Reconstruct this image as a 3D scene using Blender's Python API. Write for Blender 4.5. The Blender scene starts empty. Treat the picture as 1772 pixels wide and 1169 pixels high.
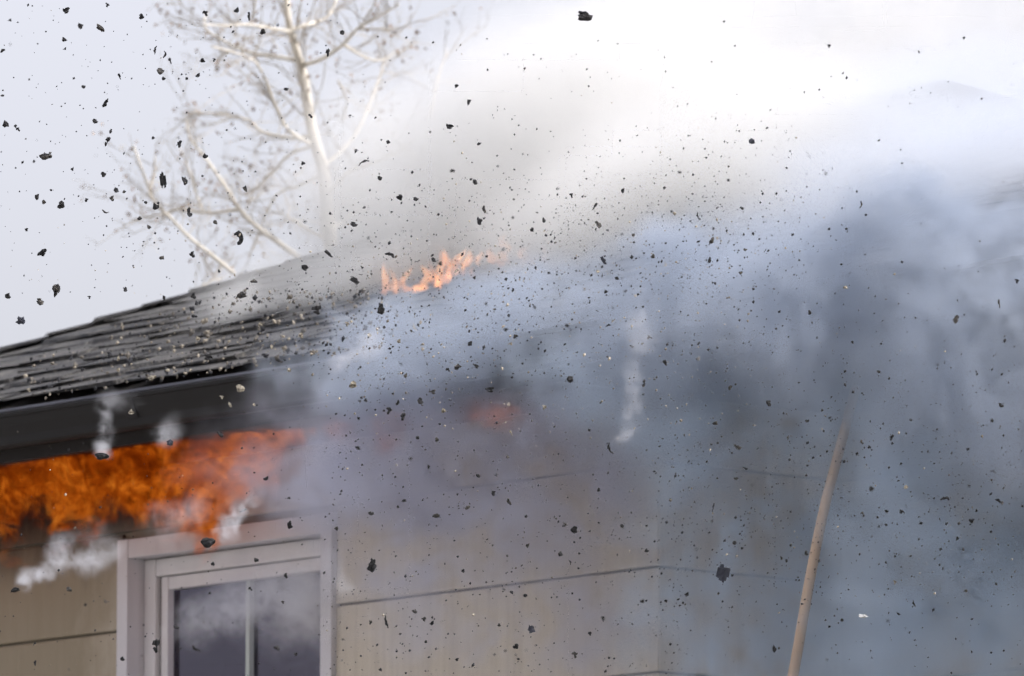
import bpy, bmesh, math, random
from mathutils import Vector, Matrix, noise as mnoise

# ------------------------------------------------------------------ camera, sky, sun, exposure
scene = bpy.context.scene
C = scene.collection
IMG_W, IMG_H, FPX = 1772.0, 1169.0, 14000.0
PITCH = math.atan((2500 - IMG_H / 2) / FPX)
CAM = Vector((0, 0, 1.6))
FW = Vector((0, math.cos(PITCH), math.sin(PITCH)))
UP = Vector((0, -math.sin(PITCH), math.cos(PITCH)))
RT = Vector((1, 0, 0))
cam_d = bpy.data.cameras.new('camera')
cam_d.sensor_width = 36.0
cam_d.lens = FPX / IMG_W * 36.0
cam_d.clip_start = 0.5
cam_d.clip_end = 5000
cam_d.dof.use_dof = True
cam_d.dof.focus_distance = 20.8
cam_d.dof.aperture_fstop = 7.5
cam = bpy.data.objects.new('camera', cam_d)
cam.location = CAM
cam.rotation_euler = (math.pi / 2 + PITCH, 0, 0)
C.objects.link(cam)
scene.camera = cam

SUN_EL, SUN_AZ = math.radians(45), math.radians(104)      # azimuth from +Y towards +X
world = bpy.data.worlds.new('World')
scene.world = world
world.use_nodes = True
wn, wl = world.node_tree.nodes, world.node_tree.links
bg = wn['Background']
sky = wn.new('ShaderNodeTexSky')
sky.sky_type = 'NISHITA'
sky.sun_disc = False
sky.sun_elevation = SUN_EL
sky.sun_rotation = SUN_AZ
sky.air_density = 1.3
sky.dust_density = 5.0
sky.ozone_density = 2.0
hs = wn.new('ShaderNodeHueSaturation')
hs.inputs['Saturation'].default_value = 0.16
tint = wn.new('ShaderNodeMix'); tint.data_type = 'RGBA'; tint.blend_type = 'MULTIPLY'
tint.inputs[0].default_value = 1.0
tint.inputs[7].default_value = (1.0, 0.99, 1.075, 1)
wl.new(sky.outputs[0], hs.inputs['Color'])
wl.new(hs.outputs[0], tint.inputs[6])
wl.new(tint.outputs[2], bg.inputs['Color'])
bg.inputs['Strength'].default_value = 0.15

sun_d = bpy.data.lights.new('sun', 'SUN')
sun_d.energy = 1.0
sun_d.angle = math.radians(10)
sun_d.color = (1.0, 0.95, 0.87)
sun = bpy.data.objects.new('sun', sun_d)
sd = Vector((math.sin(SUN_AZ) * math.cos(SUN_EL), math.cos(SUN_AZ) * math.cos(SUN_EL), math.sin(SUN_EL)))
sun.rotation_euler = sd.to_track_quat('Z', 'Y').to_euler()
sun.location = sd * 60
C.objects.link(sun)

scene.view_settings.view_transform = 'Standard'
scene.view_settings.look = 'None'
scene.view_settings.exposure = 0.84
scene.view_settings.gamma = 1.0
cy = scene.cycles
cy.use_denoising = True
cy.denoising_input_passes = 'RGB_ALBEDO_NORMAL'
cy.use_adaptive_sampling = True
cy.adaptive_threshold = 0.05
cy.adaptive_min_samples = 24
cy.max_bounces = 6
cy.volume_bounces = 4
cy.diffuse_bounces = 2
cy.transparent_max_bounces = 12
cy.volume_step_rate = 1.0
cy.volume_max_steps = 256

random.seed(11)

# ------------------------------------------------------------------ placing helpers
def at(px, py, d):
    """world point seen at a pixel of the photograph, d metres along the view axis"""
    return CAM + d * (FW + RT * ((px - IMG_W / 2) / FPX) - UP * ((py - IMG_H / 2) / FPX))

UD = Vector((12386, -FPX / math.cos(PITCH), 0)).normalized()     # along the front wall
VD = Vector((-UD.y, UD.x, 0))                                     # into the house
K = at(1140, 973, FPX / 600.0)                                    # wall corner
KB = Vector((K.x, K.y, 0))
ROT = math.atan2(UD.y, UD.x)

def hw(a, b, z):
    return KB + UD * a + VD * b + Vector((0, 0, z))

def on_plane(px, py, b):
    """house coordinates where the pixel's ray meets the vertical plane b"""
    d = at(px, py, 1.0) - CAM
    s = (hw(0, b, 0) - CAM).dot(VD) / d.dot(VD)
    r = CAM + d * s - KB
    return Vector((r.dot(UD), b, r.z))

# ------------------------------------------------------------------ object helpers
def link(o, parent=None):
    C.objects.link(o)
    if parent is not None:
        o.parent = parent
    return o

def tag(o, label=None, cat=None, group=None, kind=None):
    for k, v in (('label', label), ('category', cat), ('group', group), ('kind', kind)):
        if v:
            o[k] = v
    return o

def mesh_obj(name, bm, mat, parent=None, smooth=False):
    me = bpy.data.meshes.new(name)
    bmesh.ops.recalc_face_normals(bm, faces=bm.faces)
    bm.to_mesh(me)
    bm.free()
    if smooth:
        for p in me.polygons:
            p.use_smooth = True
    if mat:
        me.materials.append(mat)
    return link(bpy.data.objects.new(name, me), parent)

def empty(name, loc, rz=0):
    o = bpy.data.objects.new(name, None)
    o.empty_display_size = 0.2
    o.location = loc
    o.rotation_euler = (0, 0, rz)
    return link(o)

def box(bm, x0, x1, y0, y1, z0, z1, bevel=0.0):
    vs = [bm.verts.new((x, y, z)) for x in (x0, x1) for y in (y0, y1) for z in (z0, z1)]
    fs = [bm.faces.new([vs[i] for i in q]) for q in
          ((0, 1, 3, 2), (4, 6, 7, 5), (0, 4, 5, 1), (2, 3, 7, 6), (0, 2, 6, 4), (1, 5, 7, 3))]
    if bevel:
        es = list({e for f in fs for e in f.edges})
        bmesh.ops.bevel(bm, geom=es, offset=bevel, segments=2, affect='EDGES', profile=0.7)
    return bm

def boxo(name, dims, mat, parent, bevel=0.0):
    return mesh_obj(name, box(bmesh.new(), *dims, bevel=bevel), mat, parent)

def prism(bm, prof, axis0, axis1):
    """profile of (y,z) points swept along x from axis0 to axis1"""
    n = len(prof)
    A = [bm.verts.new((axis0, y, z)) for y, z in prof]
    B = [bm.verts.new((axis1, y, z)) for y, z in prof]
    for i in range(n):
        bm.faces.new((A[i], A[(i + 1) % n], B[(i + 1) % n], B[i]))
    bm.faces.new(A[::-1])
    bm.faces.new(B)
    return bm

def tube(bm, pts, radii, sides=7):
    pts = [Vector(p) for p in pts]
    rings = []
    for i, p in enumerate(pts):
        t = (pts[min(i + 1, len(pts) - 1)] - pts[max(i - 1, 0)]).normalized()
        ref = Vector((0, 1, 0)) if abs(t.y) < 0.9 else Vector((1, 0, 0))
        e1 = t.cross(ref).normalized()
        e2 = t.cross(e1)
        rings.append([bm.verts.new(p + (e1 * math.cos(k * 2 * math.pi / sides) + e2 * math.sin(k * 2 * math.pi / sides)) * radii[i])
                      for k in range(sides)])
    for r0, r1 in zip(rings, rings[1:]):
        for k in range(sides):
            bm.faces.new((r0[k], r0[(k + 1) % sides], r1[(k + 1) % sides], r1[k]))
    bm.faces.new(rings[0][::-1])
    bm.faces.new(rings[-1])

def smooth_path(pts, n):
    """Catmull-Rom through pts (tuples of any length)"""
    out = []
    P = [pts[0]] + list(pts) + [pts[-1]]
    for i in range(1, len(P) - 2):
        for k in range(n):
            t = k / n
            out.append(tuple(0.5 * ((2 * b) + (c - a) * t + (2 * a - 5 * b + 4 * c - d) * t * t + (3 * b - a - 3 * c + d) * t ** 3)
                             for a, b, c, d in zip(P[i - 1], P[i], P[i + 1], P[i + 2])))
    out.append(tuple(pts[-1]))
    return out

# ------------------------------------------------------------------ materials
class NT:
    """small wrapper round a material's node tree"""
    def __init__(self, name):
        self.m = bpy.data.materials.new(name)
        self.m.use_nodes = True
        self.t = self.m.node_tree
        self.b = self.t.nodes.get('Principled BSDF')
        self.out = self.t.nodes['Material Output']
    def n(self, kind, **kw):
        nd = self.t.nodes.new(kind)
        for k, v in kw.items():
            setattr(nd, k, v)
        return nd
    def l(self, a, b):
        self.t.links.new(a, b)
    def coord(self, which='Object', scale=(1, 1, 1)):
        tc = self.n('ShaderNodeTexCoord')
        mp = self.n('ShaderNodeMapping')
        mp.inputs['Scale'].default_value = scale
        self.l(tc.outputs[which], mp.inputs[0])
        return mp.outputs[0]
    def noise(self, vec, scale, detail=4, rough=0.55, dist=0.0):
        nd = self.n('ShaderNodeTexNoise')
        nd.inputs['Scale'].default_value = scale
        nd.inputs['Detail'].default_value = detail
        nd.inputs['Roughness'].default_value = rough
        nd.inputs['Distortion'].default_value = dist
        self.l(vec, nd.inputs['Vector'])
        return nd.outputs[0]
    def ramp(self, fac, stops):
        r = self.n('ShaderNodeValToRGB')
        el = r.color_ramp.elements
        while len(el) < len(stops):
            el.new(0.5)
        for e, (p, c) in zip(el, stops):
            e.position = p
            e.color = (*c, 1) if len(c) == 3 else c
        self.l(fac, r.inputs[0])
        return r.outputs[0]
    def mix(self, fac, a, b, mode='MIX'):
        x = self.n('ShaderNodeMix', data_type='RGBA', blend_type=mode)
        for s, v in ((0, fac), (6, a), (7, b)):
            if hasattr(v, 'is_linked'):
                self.l(v, x.inputs[s])
            else:
                x.inputs[s].default_value = v if s == 0 else (*v, 1)
        return x.outputs[2]
    def math(self, op, a, b=None, c=None, clamp=False):
        x = self.n('ShaderNodeMath', operation=op, use_clamp=clamp)
        for i, v in enumerate((a, b, c)):
            if v is None:
                continue
            if hasattr(v, 'is_linked'):
                self.l(v, x.inputs[i])
            else:
                x.inputs[i].default_value = v
        return x.outputs[0]
    def bump(self, h, strength=0.3, dist=0.01):
        bp = self.n('ShaderNodeBump')
        bp.inputs['Strength'].default_value = strength
        bp.inputs['Distance'].default_value = dist
        self.l(h, bp.inputs['Height'])
        self.l(bp.outputs[0], self.b.inputs['Normal'])
    def col(self, c):
        if hasattr(c, 'is_linked'):
            self.l(c, self.b.inputs['Base Color'])
        else:
            self.b.inputs['Base Color'].default_value = (*c, 1)
    def set(self, **kw):
        for k, v in kw.items():
            self.b.inputs[k.replace('_', ' ')].default_value = v
        return self

def mat_plain(name, dark, light, scale=(6, 6, 6), rough=0.6, bump=0.15):
    t = NT(name)
    v = t.coord('Object', scale)
    n = t.noise(v, 1.0, 5)
    t.col(t.ramp(n, [(0.3, dark), (0.72, light)]))
    t.set(Roughness=rough)
    t.bump(n, bump, 0.004)
    return t.m

def mat_siding():
    t = NT('painted hardboard siding')
    v = t.coord('Object', (46, 46, 1.6))
    g = t.noise(v, 1.0, 4)
    big = t.noise(t.coord('Object', (1.3, 1.3, 1.0)), 1.0, 4)
    run = t.noise(t.coord('Object', (14, 14, 0.7)), 1.0, 3)
    c = t.mix(big, (0.57, 0.50, 0.40), (0.66, 0.585, 0.475))
    c = t.mix(t.ramp(g, [(0.25, (0, 0, 0)), (0.8, (1, 1, 1))]), c, (0.50, 0.435, 0.345))
    c = t.mix(t.ramp(run, [(0.5, (0, 0, 0)), (0.85, (0.5,) * 3)]), c, (0.40, 0.335, 0.25))
    # soot left by the fire on the top boards below the burning eave
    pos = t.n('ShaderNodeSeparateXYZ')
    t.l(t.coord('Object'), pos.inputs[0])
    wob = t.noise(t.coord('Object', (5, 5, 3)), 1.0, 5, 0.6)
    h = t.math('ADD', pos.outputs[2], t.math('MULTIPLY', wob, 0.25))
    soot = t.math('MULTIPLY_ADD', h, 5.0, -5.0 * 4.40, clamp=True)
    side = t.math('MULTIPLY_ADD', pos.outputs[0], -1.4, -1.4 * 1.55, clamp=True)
    brown_n = t.noise(t.coord('Object', (2.2, 2.2, 1.6)), 1.0, 5, 0.6)  # boards turn browner towards the left end, edge broken by noise
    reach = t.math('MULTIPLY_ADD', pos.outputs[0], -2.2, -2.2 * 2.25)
    reach = t.math('ADD', reach, t.math('MULTIPLY_ADD', brown_n, 2.4, -1.0), clamp=True)
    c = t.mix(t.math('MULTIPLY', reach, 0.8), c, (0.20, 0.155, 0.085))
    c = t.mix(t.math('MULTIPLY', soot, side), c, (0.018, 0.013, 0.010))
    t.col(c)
    t.set(Roughness=0.65)
    t.bump(g, 0.6, 0.006)
    return t.m

def mat_shingle(name, base, warm):
    t = NT(name)
    oi = t.n('ShaderNodeObjectInfo')
    geo = t.n('ShaderNodeNewGeometry')
    def wp(sc):
        mp = t.n('ShaderNodeMapping'); mp.inputs['Scale'].default_value = sc
        t.l(geo.outputs['Position'], mp.inputs[0])
        return mp.outputs[0]
    g = t.noise(wp((150, 150, 150)), 1.0, 3)
    p = t.noise(wp((7, 7, 7)), 1.0, 4)
    c = t.mix(oi.outputs['Random'], base, warm)
    c = t.mix(t.ramp(p, [(0.42, (0, 0, 0)), (0.66, (1, 1, 1))]), c, (0.090, 0.085, 0.078))
    m_ = t.noise(wp((22, 30, 30)), 1.0, 5, 0.7)
    c = t.mix(t.ramp(m_, [(0.55, (0, 0, 0)), (0.70, (0.85,) * 3)]), c, (0.22, 0.205, 0.175))
    c = t.mix(t.ramp(m_, [(0.30, (0.9,) * 3), (0.44, (0, 0, 0))]), c, (0.008, 0.008, 0.010))
    c = t.mix(t.ramp(g, [(0.52, (0, 0, 0)), (0.8, (0.7,) * 3)]), c, (0.24, 0.225, 0.19))
    t.col(c)
    t.set(Roughness=0.85)
    t.bump(g, 0.6, 0.004)
    return t.m

def mat_gutter():
    t = NT('dark enamelled gutter')
    n = t.noise(t.coord('Object', (3, 20, 20)), 1.0, 5)
    t.col(t.ramp(n, [(0.3, (0.007, 0.006, 0.006)), (0.75, (0.016, 0.014, 0.013))]))
    t.set(**{'Specular_IOR_Level': 0.25})
    r = t.ramp(n, [(0.3, (0.5,) * 3), (0.8, (0.75,) * 3)])
    t.l(r, t.b.inputs['Roughness'])
    return t.m

def mat_glass():
    t = NT('window glass')
    t.t.nodes.remove(t.b)
    tr = t.n('ShaderNodeBsdfTransparent')
    tr.inputs[0].default_value = (0.72, 0.76, 0.78, 1)
    gl = t.n('ShaderNodeBsdfGlossy')
    gl.inputs['Roughness'].default_value = 0.03
    gl.inputs['Color'].default_value = (0.86, 0.80, 1.0, 1)
    fr = t.n('ShaderNodeFresnel')
    fr.inputs[0].default_value = 1.85
    mx = t.n('ShaderNodeMixShader')
    t.l(fr.outputs[0], mx.inputs[0])
    t.l(tr.outputs[0], mx.inputs[1])
    t.l(gl.outputs[0], mx.inputs[2])
    t.l(mx.outputs[0], t.out.inputs[0])
    return t.m

def mat_flake(name, dark, light, lo=0.45, hi=0.75):
    t = NT(name)
    oi = t.n('ShaderNodeObjectInfo')
    ad = t.n('ShaderNodeVectorMath', operation='ADD')
    t.l(t.coord('Object', (2.2, 2.2, 2.2)), ad.inputs[0])
    t.l(oi.outputs['Location'], ad.inputs[1])
    n = t.noise(ad.outputs[0], 1.0, 4)
    t.col(t.ramp(n, [(lo, dark), (hi, light)]))
    t.set(Roughness=0.9)
    t.bump(n, 0.5, 0.2)
    return t.m

def mat_specks():
    t = NT('mixed ash specks')
    a = t.n('ShaderNodeAttribute', attribute_name='tone')
    t.col(t.ramp(a.outputs['Fac'], [(0.0, (0.012, 0.012, 0.014)), (0.62, (0.03, 0.03, 0.034)), (0.80, (0.16, 0.14, 0.11)), (1.0, (0.50, 0.44, 0.34))]))
    t.set(Roughness=0.9)
    return t.m

M = {
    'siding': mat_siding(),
    'groove': mat_plain('dark joint filler', (0.16, 0.135, 0.095), (0.23, 0.195, 0.14)),
    'trim': mat_plain('painted window trim', (0.54, 0.515, 0.52), (0.64, 0.61, 0.615), (9, 9, 2), 0.5, 0.1),
    'sash': mat_plain('pale vinyl sash', (0.62, 0.59, 0.58), (0.72, 0.69, 0.68), (9, 9, 3), 0.4, 0.05),
    'mullion': mat_plain('pale green grey mullion', (0.42, 0.46, 0.42), (0.50, 0.54, 0.50), (9, 9, 3), 0.4, 0.05),
    'gasket': mat_plain('dark window gasket', (0.05, 0.045, 0.04), (0.10, 0.09, 0.08)),
    'gutter': mat_gutter(),
    'fascia': mat_plain('dark fascia paint', (0.008, 0.006, 0.006), (0.02, 0.015, 0.013), (3, 20, 20), 0.8),
    'soffit': mat_plain('scorched soffit board', (0.020, 0.017, 0.016), (0.06, 0.05, 0.045), (4, 8, 8), 0.8),
    'shingle': mat_shingle('asphalt shingle', (0.016, 0.017, 0.022), (0.034, 0.032, 0.031)),
    'deck': mat_plain('charred roof deck', (0.010, 0.009, 0.008), (0.035, 0.028, 0.022), (9, 9, 9), 0.9, 0.6),
    'drip': mat_plain('drip edge metal', (0.10, 0.10, 0.12), (0.17, 0.17, 0.20), (4, 30, 30), 0.45),
    'room': mat_plain('dim room plaster', (0.30, 0.27, 0.36), (0.42, 0.38, 0.50)),
    'glass': mat_glass(),
    'bark': mat_plain('pale peeling bark', (0.52, 0.47, 0.38), (0.86, 0.81, 0.70), (5, 5, 3), 0.8, 0.3),
    'twig': mat_plain('grey brown twig bark', (0.34, 0.30, 0.24), (0.56, 0.50, 0.41), (8, 8, 8), 0.85),
    'leaf': mat_plain('dry brown leaf', (0.16, 0.10, 0.06), (0.32, 0.22, 0.14), (20, 20, 20), 0.8),
    'pole': mat_plain('weathered wooden pole', (0.42, 0.28, 0.17), (0.60, 0.43, 0.29), (20, 20, 2), 0.6),
    'char': mat_flake('black char', (0.008, 0.008, 0.009), (0.05, 0.047, 0.045)),
    'chargrey': mat_flake('grey edged char', (0.012, 0.012, 0.013), (0.19, 0.17, 0.14), 0.40, 0.80),
    'tan': mat_flake('pale shingle fragment', (0.10, 0.085, 0.06), (0.48, 0.43, 0.33), 0.36, 0.60),
    'slate': mat_flake('blue grey char plate', (0.035, 0.038, 0.052), (0.075, 0.078, 0.095)),
    'white': mat_flake('white paint scrap', (0.62, 0.62, 0.60), (0.85, 0.85, 0.83)),
    'specks': mat_specks(),
    'ground': mat_plain('pale light bounce ground', (0.26, 0.25, 0.23), (0.38, 0.36, 0.33), (2, 2, 2), 0.9),  # unseen ground, made pale to bounce light onto the wall and smoke
}

# ------------------------------------------------------------------ ground
g = bmesh.new()
bmesh.ops.create_grid(g, x_segments=60, y_segments=60, size=1500)
for v_ in g.verts:
    v_.co.z = 0.25 * mnoise.noise(v_.co * 0.01) if v_.co.length > 120 else 0.0
tag(mesh_obj('ground', g, M['ground']), kind='structure')

# ------------------------------------------------------------------ house
house = empty('house', KB, ROT)
tag(house, 'beige sided house with dark hip roof, burning under the eave and through the roof', 'house')

OF = 0.45                     # front overhang
ZE = 4.785                    # top edge of the eave
TP = 0.42                     # roof pitch
AL, HALF = -4.35, 2.86        # left eave corner, half width of the hip roof
RIDGE = 0.22
AR = AL + 2 * HALF + RIDGE
WL, WR, WT, WB = -2.484, -1.445, 4.392, 3.05     # window trim outline
LAP = 0.3045
GZ = [4.110 + LAP * k for k in range(-12, 3)]    # joints between the boards
BJ = 0.725                    # depth of the return wall
ZS = 4.612                    # soffit

# sheathing behind the boards, in butted pieces round the window
shb = bmesh.new()
a0 = AL + 0.45
for d in ((a0, WL + 0.02, 0.014, 0.12, 0, ZS), (WR - 0.02, -0.014, 0.014, 0.12, 0, ZS),
          (WL + 0.02, WR - 0.02, 0.014, 0.12, WT - 0.02, ZS), (WL + 0.02, WR - 0.02, 0.014, 0.12, 0, WB)):
    box(shb, *d)
mesh_obj('sheathing', shb, M['groove'], house)
shb = bmesh.new()
box(shb, -0.12, -0.014, 0.125, BJ, 0, ZS)
box(shb, -0.12, 6.0, BJ + 0.014, BJ + 0.12, 0, ZS)
box(shb, a0, a0 + 0.1, 0.13, 5.0, 0, ZS)
box(shb, a0, 6.0, 5.0, 5.1, 0, ZS)
mesh_obj('sheathing', shb, M['groove'], house)

def board(a_lo, a_hi, z_lo, z_hi):
    """one board of the front wall, face at b = 0, lower edge a little proud"""
    bm = bmesh.new()
    prism(bm, [(0.002, z_hi), (0.0, z_hi - 0.004), (-0.004, z_lo + 0.003), (-0.002, z_lo), (0.013, z_lo), (0.013, z_hi)], a_lo, a_hi)
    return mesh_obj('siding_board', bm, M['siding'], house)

def board_side(b_lo, b_hi, z_lo, z_hi, a):
    bm = bmesh.new()
    pr = [(0.0, z_hi), (0.002, z_hi - 0.004), (0.004, z_lo + 0.003), (0.002, z_lo), (-0.013, z_lo), (-0.013, z_hi)]
    A = [bm.verts.new((a + x, b_lo, z)) for x, z in pr]
    B = [bm.verts.new((a + x, b_hi, z)) for x, z in pr]
    for i in range(6):
        bm.faces.new((A[i], A[(i + 1) % 6], B[(i + 1) % 6], B[i]))
    bm.faces.new(A[::-1]); bm.faces.new(B)
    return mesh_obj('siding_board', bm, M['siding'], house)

for zl, zh in zip(GZ, GZ[1:]):
    lo, hi = zl + 0.004, min(zh - 0.004, ZS - 0.002)
    if hi - lo < 0.03:
        continue
    if zh < WB or zl > WT:
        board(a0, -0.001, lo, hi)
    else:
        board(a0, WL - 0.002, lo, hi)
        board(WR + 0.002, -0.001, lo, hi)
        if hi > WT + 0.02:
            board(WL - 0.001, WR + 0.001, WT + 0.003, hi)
    board_side(0.002, BJ - 0.002, lo, hi, 0.0)
    bmc = bmesh.new()
    prism(bmc, [(BJ + 0.002, hi), (BJ, hi - 0.004), (BJ - 0.004, lo + 0.003), (BJ, lo), (BJ + 0.013, lo), (BJ + 0.013, hi)], 0.006, 6.0)
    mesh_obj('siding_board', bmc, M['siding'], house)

# window: casing, jamb, sash, panes
win = boxo('window', (WL, WL + 0.052, -0.022, 0.03, WB, WT), M['trim'], house, 0.004)
boxo('casing', (WR - 0.052, WR, -0.022, 0.03, WB, WT), M['trim'], win, 0.004)
boxo('casing', (WL + 0.053, WR - 0.053, -0.020, 0.03, WT - 0.06, WT - 0.001), M['trim'], win, 0.004)
boxo('jamb', (WL + 0.03, WL + 0.049, 0.031, 0.12, WB, WT - 0.03), M['trim'], win)
boxo('jamb', (WR - 0.049, WR - 0.03, 0.031, 0.12, WB, WT - 0.03), M['trim'], win)
boxo('head_jamb', (WL + 0.05, WR - 0.05, 0.031, 0.12, WT - 0.059, WT - 0.035), M['trim'], win)
fl, fr_, ft = WL + 0.052, WR - 0.052, WT - 0.062
boxo('frame', (fl, fl + 0.055, 0.045, 0.10, WB, ft), M['sash'], win, 0.006)
boxo('frame', (fr_ - 0.03, fr_, 0.045, 0.10, WB, ft), M['sash'], win, 0.006)
boxo('frame', (fl + 0.056, fr_ - 0.031, 0.047, 0.10, ft - 0.055, ft - 0.001), M['sash'], win, 0.006)
boxo('gasket', (fl + 0.056, fl + 0.066, 0.066, 0.1, WB, ft - 0.056), M['gasket'], win)
boxo('sash', (fl + 0.067, fl + 0.10, 0.06, 0.11, WB, ft - 0.057), M['sash'], win, 0.004)
boxo('sash', (fl + 0.101, fr_ - 0.032, 0.062, 0.11, ft - 0.098, ft - 0.058), M['sash'], win, 0.004)
gl0, gl1, gt = fl + 0.101, fr_ - 0.032, ft - 0.099
gm = gl0 + 0.47 * (gl1 - gl0)
boxo('mullion', (gm - 0.009, gm + 0.009, 0.07, 0.11, WB, gt), M['mullion'], win, 0.003)
boxo('pane', (gl0, gm - 0.010, 0.084, 0.088, WB, gt), M['glass'], win)
boxo('pane', (gm + 0.010, gl1, 0.088, 0.092, WB, gt), M['glass'], win)
boxo('window_sill', (WL - 0.03, WR + 0.03, -0.06, 0.12, WB - 0.05, WB - 0.002), M['trim'], win, 0.004)
rb = bmesh.new()       # the dim room behind the glass
box(rb, WL - 0.6, WR + 0.9, 0.13, 3.2, 2.2, 4.56)
mesh_obj('interior', rb, M['room'], house)

# eave: soffit, fascia, gutter
boxo('soffit', (AL + 0.03, -0.002, -OF + 0.02, -0.003, ZS, ZS + 0.012), M['soffit'], house)
boxo('soffit', (0.016, 6.2, -OF + 0.02, BJ - 0.006, ZS + 0.001, ZS + 0.013), M['soffit'], house)
boxo('fascia', (AL + 0.02, 6.2, -OF - 0.002, -OF + 0.018, ZS - 0.008, ZE - 0.022), M['fascia'], house, 0.002)
gt_ = bmesh.new()
gp = [(-OF - 0.004, 4.735), (-OF - 0.006, 4.640), (-OF - 0.075, 4.632), (-OF - 0.092, 4.640), (-OF - 0.096, 4.664), (-OF - 0.112, 4.694),
      (-OF - 0.121, 4.718), (-OF - 0.127, 4.721), (-OF - 0.128, 4.732), (-OF - 0.118, 4.735), (-OF - 0.114, 4.728), (-OF - 0.106, 4.698),
      (-OF - 0.090, 4.668), (-OF - 0.086, 4.645), (-OF - 0.012, 4.645), (-OF - 0.009, 4.735)]
prism(gt_, gp, AL - 0.05, 6.2)
gut = mesh_obj('gutter', gt_, M['gutter'], house)
for k in range(14):
    boxo('gutter_hanger', (AL + 0.3 + 0.6 * k, AL + 0.325 + 0.6 * k, -OF - 0.112, -OF - 0.010, 4.716, 4.719), M['drip'], gut)
jt = bmesh.new()
jp = [(-OF - 0.0985, 4.660), (-OF - 0.1145, 4.692), (-OF - 0.1235, 4.716), (-OF - 0.131, 4.720), (-OF - 0.131, 4.735), (-OF - 0.1285, 4.735), (-OF - 0.1285, 4.7215),
      (-OF - 0.1215, 4.7185), (-OF - 0.1125, 4.694), (-OF - 0.0965, 4.664)]
xj = on_plane(221, 700, -OF - 0.12).x
prism(jt, jp, xj - 0.025, xj + 0.025)
mesh_obj('gutter_joint', jt, M['gutter'], gut)

# ---- roof: deck with burnt hole, shingles course by course
def rp(a, s, lift=0.0):
    """point on the front slope: a along the eave, s inward from the eave edge"""
    return Vector((a, -OF + s, ZE + TP * s + lift))

hole_c = on_plane(750, 515, 0)
def hole_pixel(px, py):
    """front slope coordinates (a, s) under a pixel"""
    d = at(px, py, 1.0) - CAM
    n = (VD * -TP + Vector((0, 0, 1)))
    p0 = hw(0, -OF, ZE)
    P = CAM + d * ((p0 - CAM).dot(n) / d.dot(n))
    r = P - KB
    return r.dot(UD), r.dot(VD) + OF
HA0, HS0 = hole_pixel(640, 520)
HA1, HS1 = hole_pixel(900, 462)
HCa, HCs = (HA0 + HA1) / 2, (HS0 + HS1) / 2
def in_hole(a, s, grow=0.0):
    t_ = Vector((HA1 - HA0, HS1 - HS0)); L = t_.length; t_ /= L
    q = Vector((a - HCa, s - HCs))
    x_, y_ = q.dot(t_), q.dot(Vector((-t_.y, t_.x)))
    r = math.sqrt((x_ / (L * 0.55 + grow)) ** 2 + (y_ / (0.16 + grow)) ** 2)
    return r + 0.35 * mnoise.noise(Vector((a * 6, s * 6, 3.0))) < 1.0

def roof_face(corners, cut_hole=False):
    bm = bmesh.new()
    vs = [bm.verts.new(c) for c in corners]
    f = bm.faces.new(vs)
    if cut_hole:
        xs = [c[0] for c in corners]
        for k in range(1, 120):
            bmesh.ops.bisect_plane(bm, geom=bm.verts[:] + bm.edges[:] + bm.faces[:], plane_co=(AL + k * 0.05, 0, 0), plane_no=(1, 0, 0))
        for k in range(1, 60):
            bmesh.ops.bisect_plane(bm, geom=bm.verts[:] + bm.edges[:] + bm.faces[:], plane_co=(0, -OF + k * 0.05, 0), plane_no=(0, 1, 0))
        dead = [f for f in bm.faces if in_hole(f.calc_center_median().x, f.calc_center_median().y + OF)]
        bmesh.ops.delete(bm, geom=dead, context='FACES')
    g_ = bmesh.ops.solidify(bm, geom=bm.faces[:], thickness=0.018)
    return bm

pk0 = rp(AL + HALF, HALF, -0.02)
pk1 = rp(AL + HALF + RIDGE, HALF, -0.02)
cFL, cFR = rp(AL, 0, -0.02), rp(AR, 0, -0.02)
cBL, cBR = Vector((AL, -OF + 2 * HALF, ZE - 0.02)), Vector((AR, -OF + 2 * HALF, ZE - 0.02))
roof = mesh_obj('roof', roof_face([cFL, cFR, pk1, pk0], True), M['deck'], house)
mesh_obj('roof_slope', roof_face([cFR, cBR, pk1]), M['shingle'], roof)
mesh_obj('roof_slope', roof_face([cBR, cBL, pk0, pk1]), M['shingle'], roof)
mesh_obj('roof_slope', roof_face([cBL, cFL, pk0]), M['shingle'], roof)
# lower ridged wing running on beside the hip roof, in the same front slope
WS = 1.05
wg = bmesh.new()
prism(wg, [(-OF, ZE - 0.02), (-OF + WS, ZE + TP * WS - 0.02), (-OF + 2 * WS, ZE - 0.02), (-OF + 2 * WS, ZE - 0.04), (-OF + WS, ZE + TP * WS - 0.045), (-OF, ZE - 0.04)], AR - 0.02, 6.4)
mesh_obj('wing_roof', wg, M['shingle'], house)
boxo('drip_edge', (AL - 0.01, 6.4, -OF - 0.034, -OF - 0.0025, ZE - 0.030, ZE - 0.021), M['drip'], roof, 0.002)

EXP = 0.1
rs = random.Random(5)
shingle_meshes = []
for k in range(10):
    bm = bmesh.new()
    w, th = 0.30, rs.uniform(0.004, 0.008)
    box(bm, 0.002, w - 0.002, 0, 0.24, 0, th)
    for v_ in bm.verts:
        v_.co.y += rs.uniform(-0.010, 0.010) if v_.co.y < 0.1 else 0
        v_.co.z += rs.uniform(-0.002, 0.007) if v_.co.y < 0.1 else -0.003
    me = bpy.data.meshes.new('shingle')
    bmesh.ops.recalc_face_normals(bm, faces=bm.faces)
    bm.to_mesh(me); bm.free()
    me.materials.append(M['shingle'])
    shingle_meshes.append(me)

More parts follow.
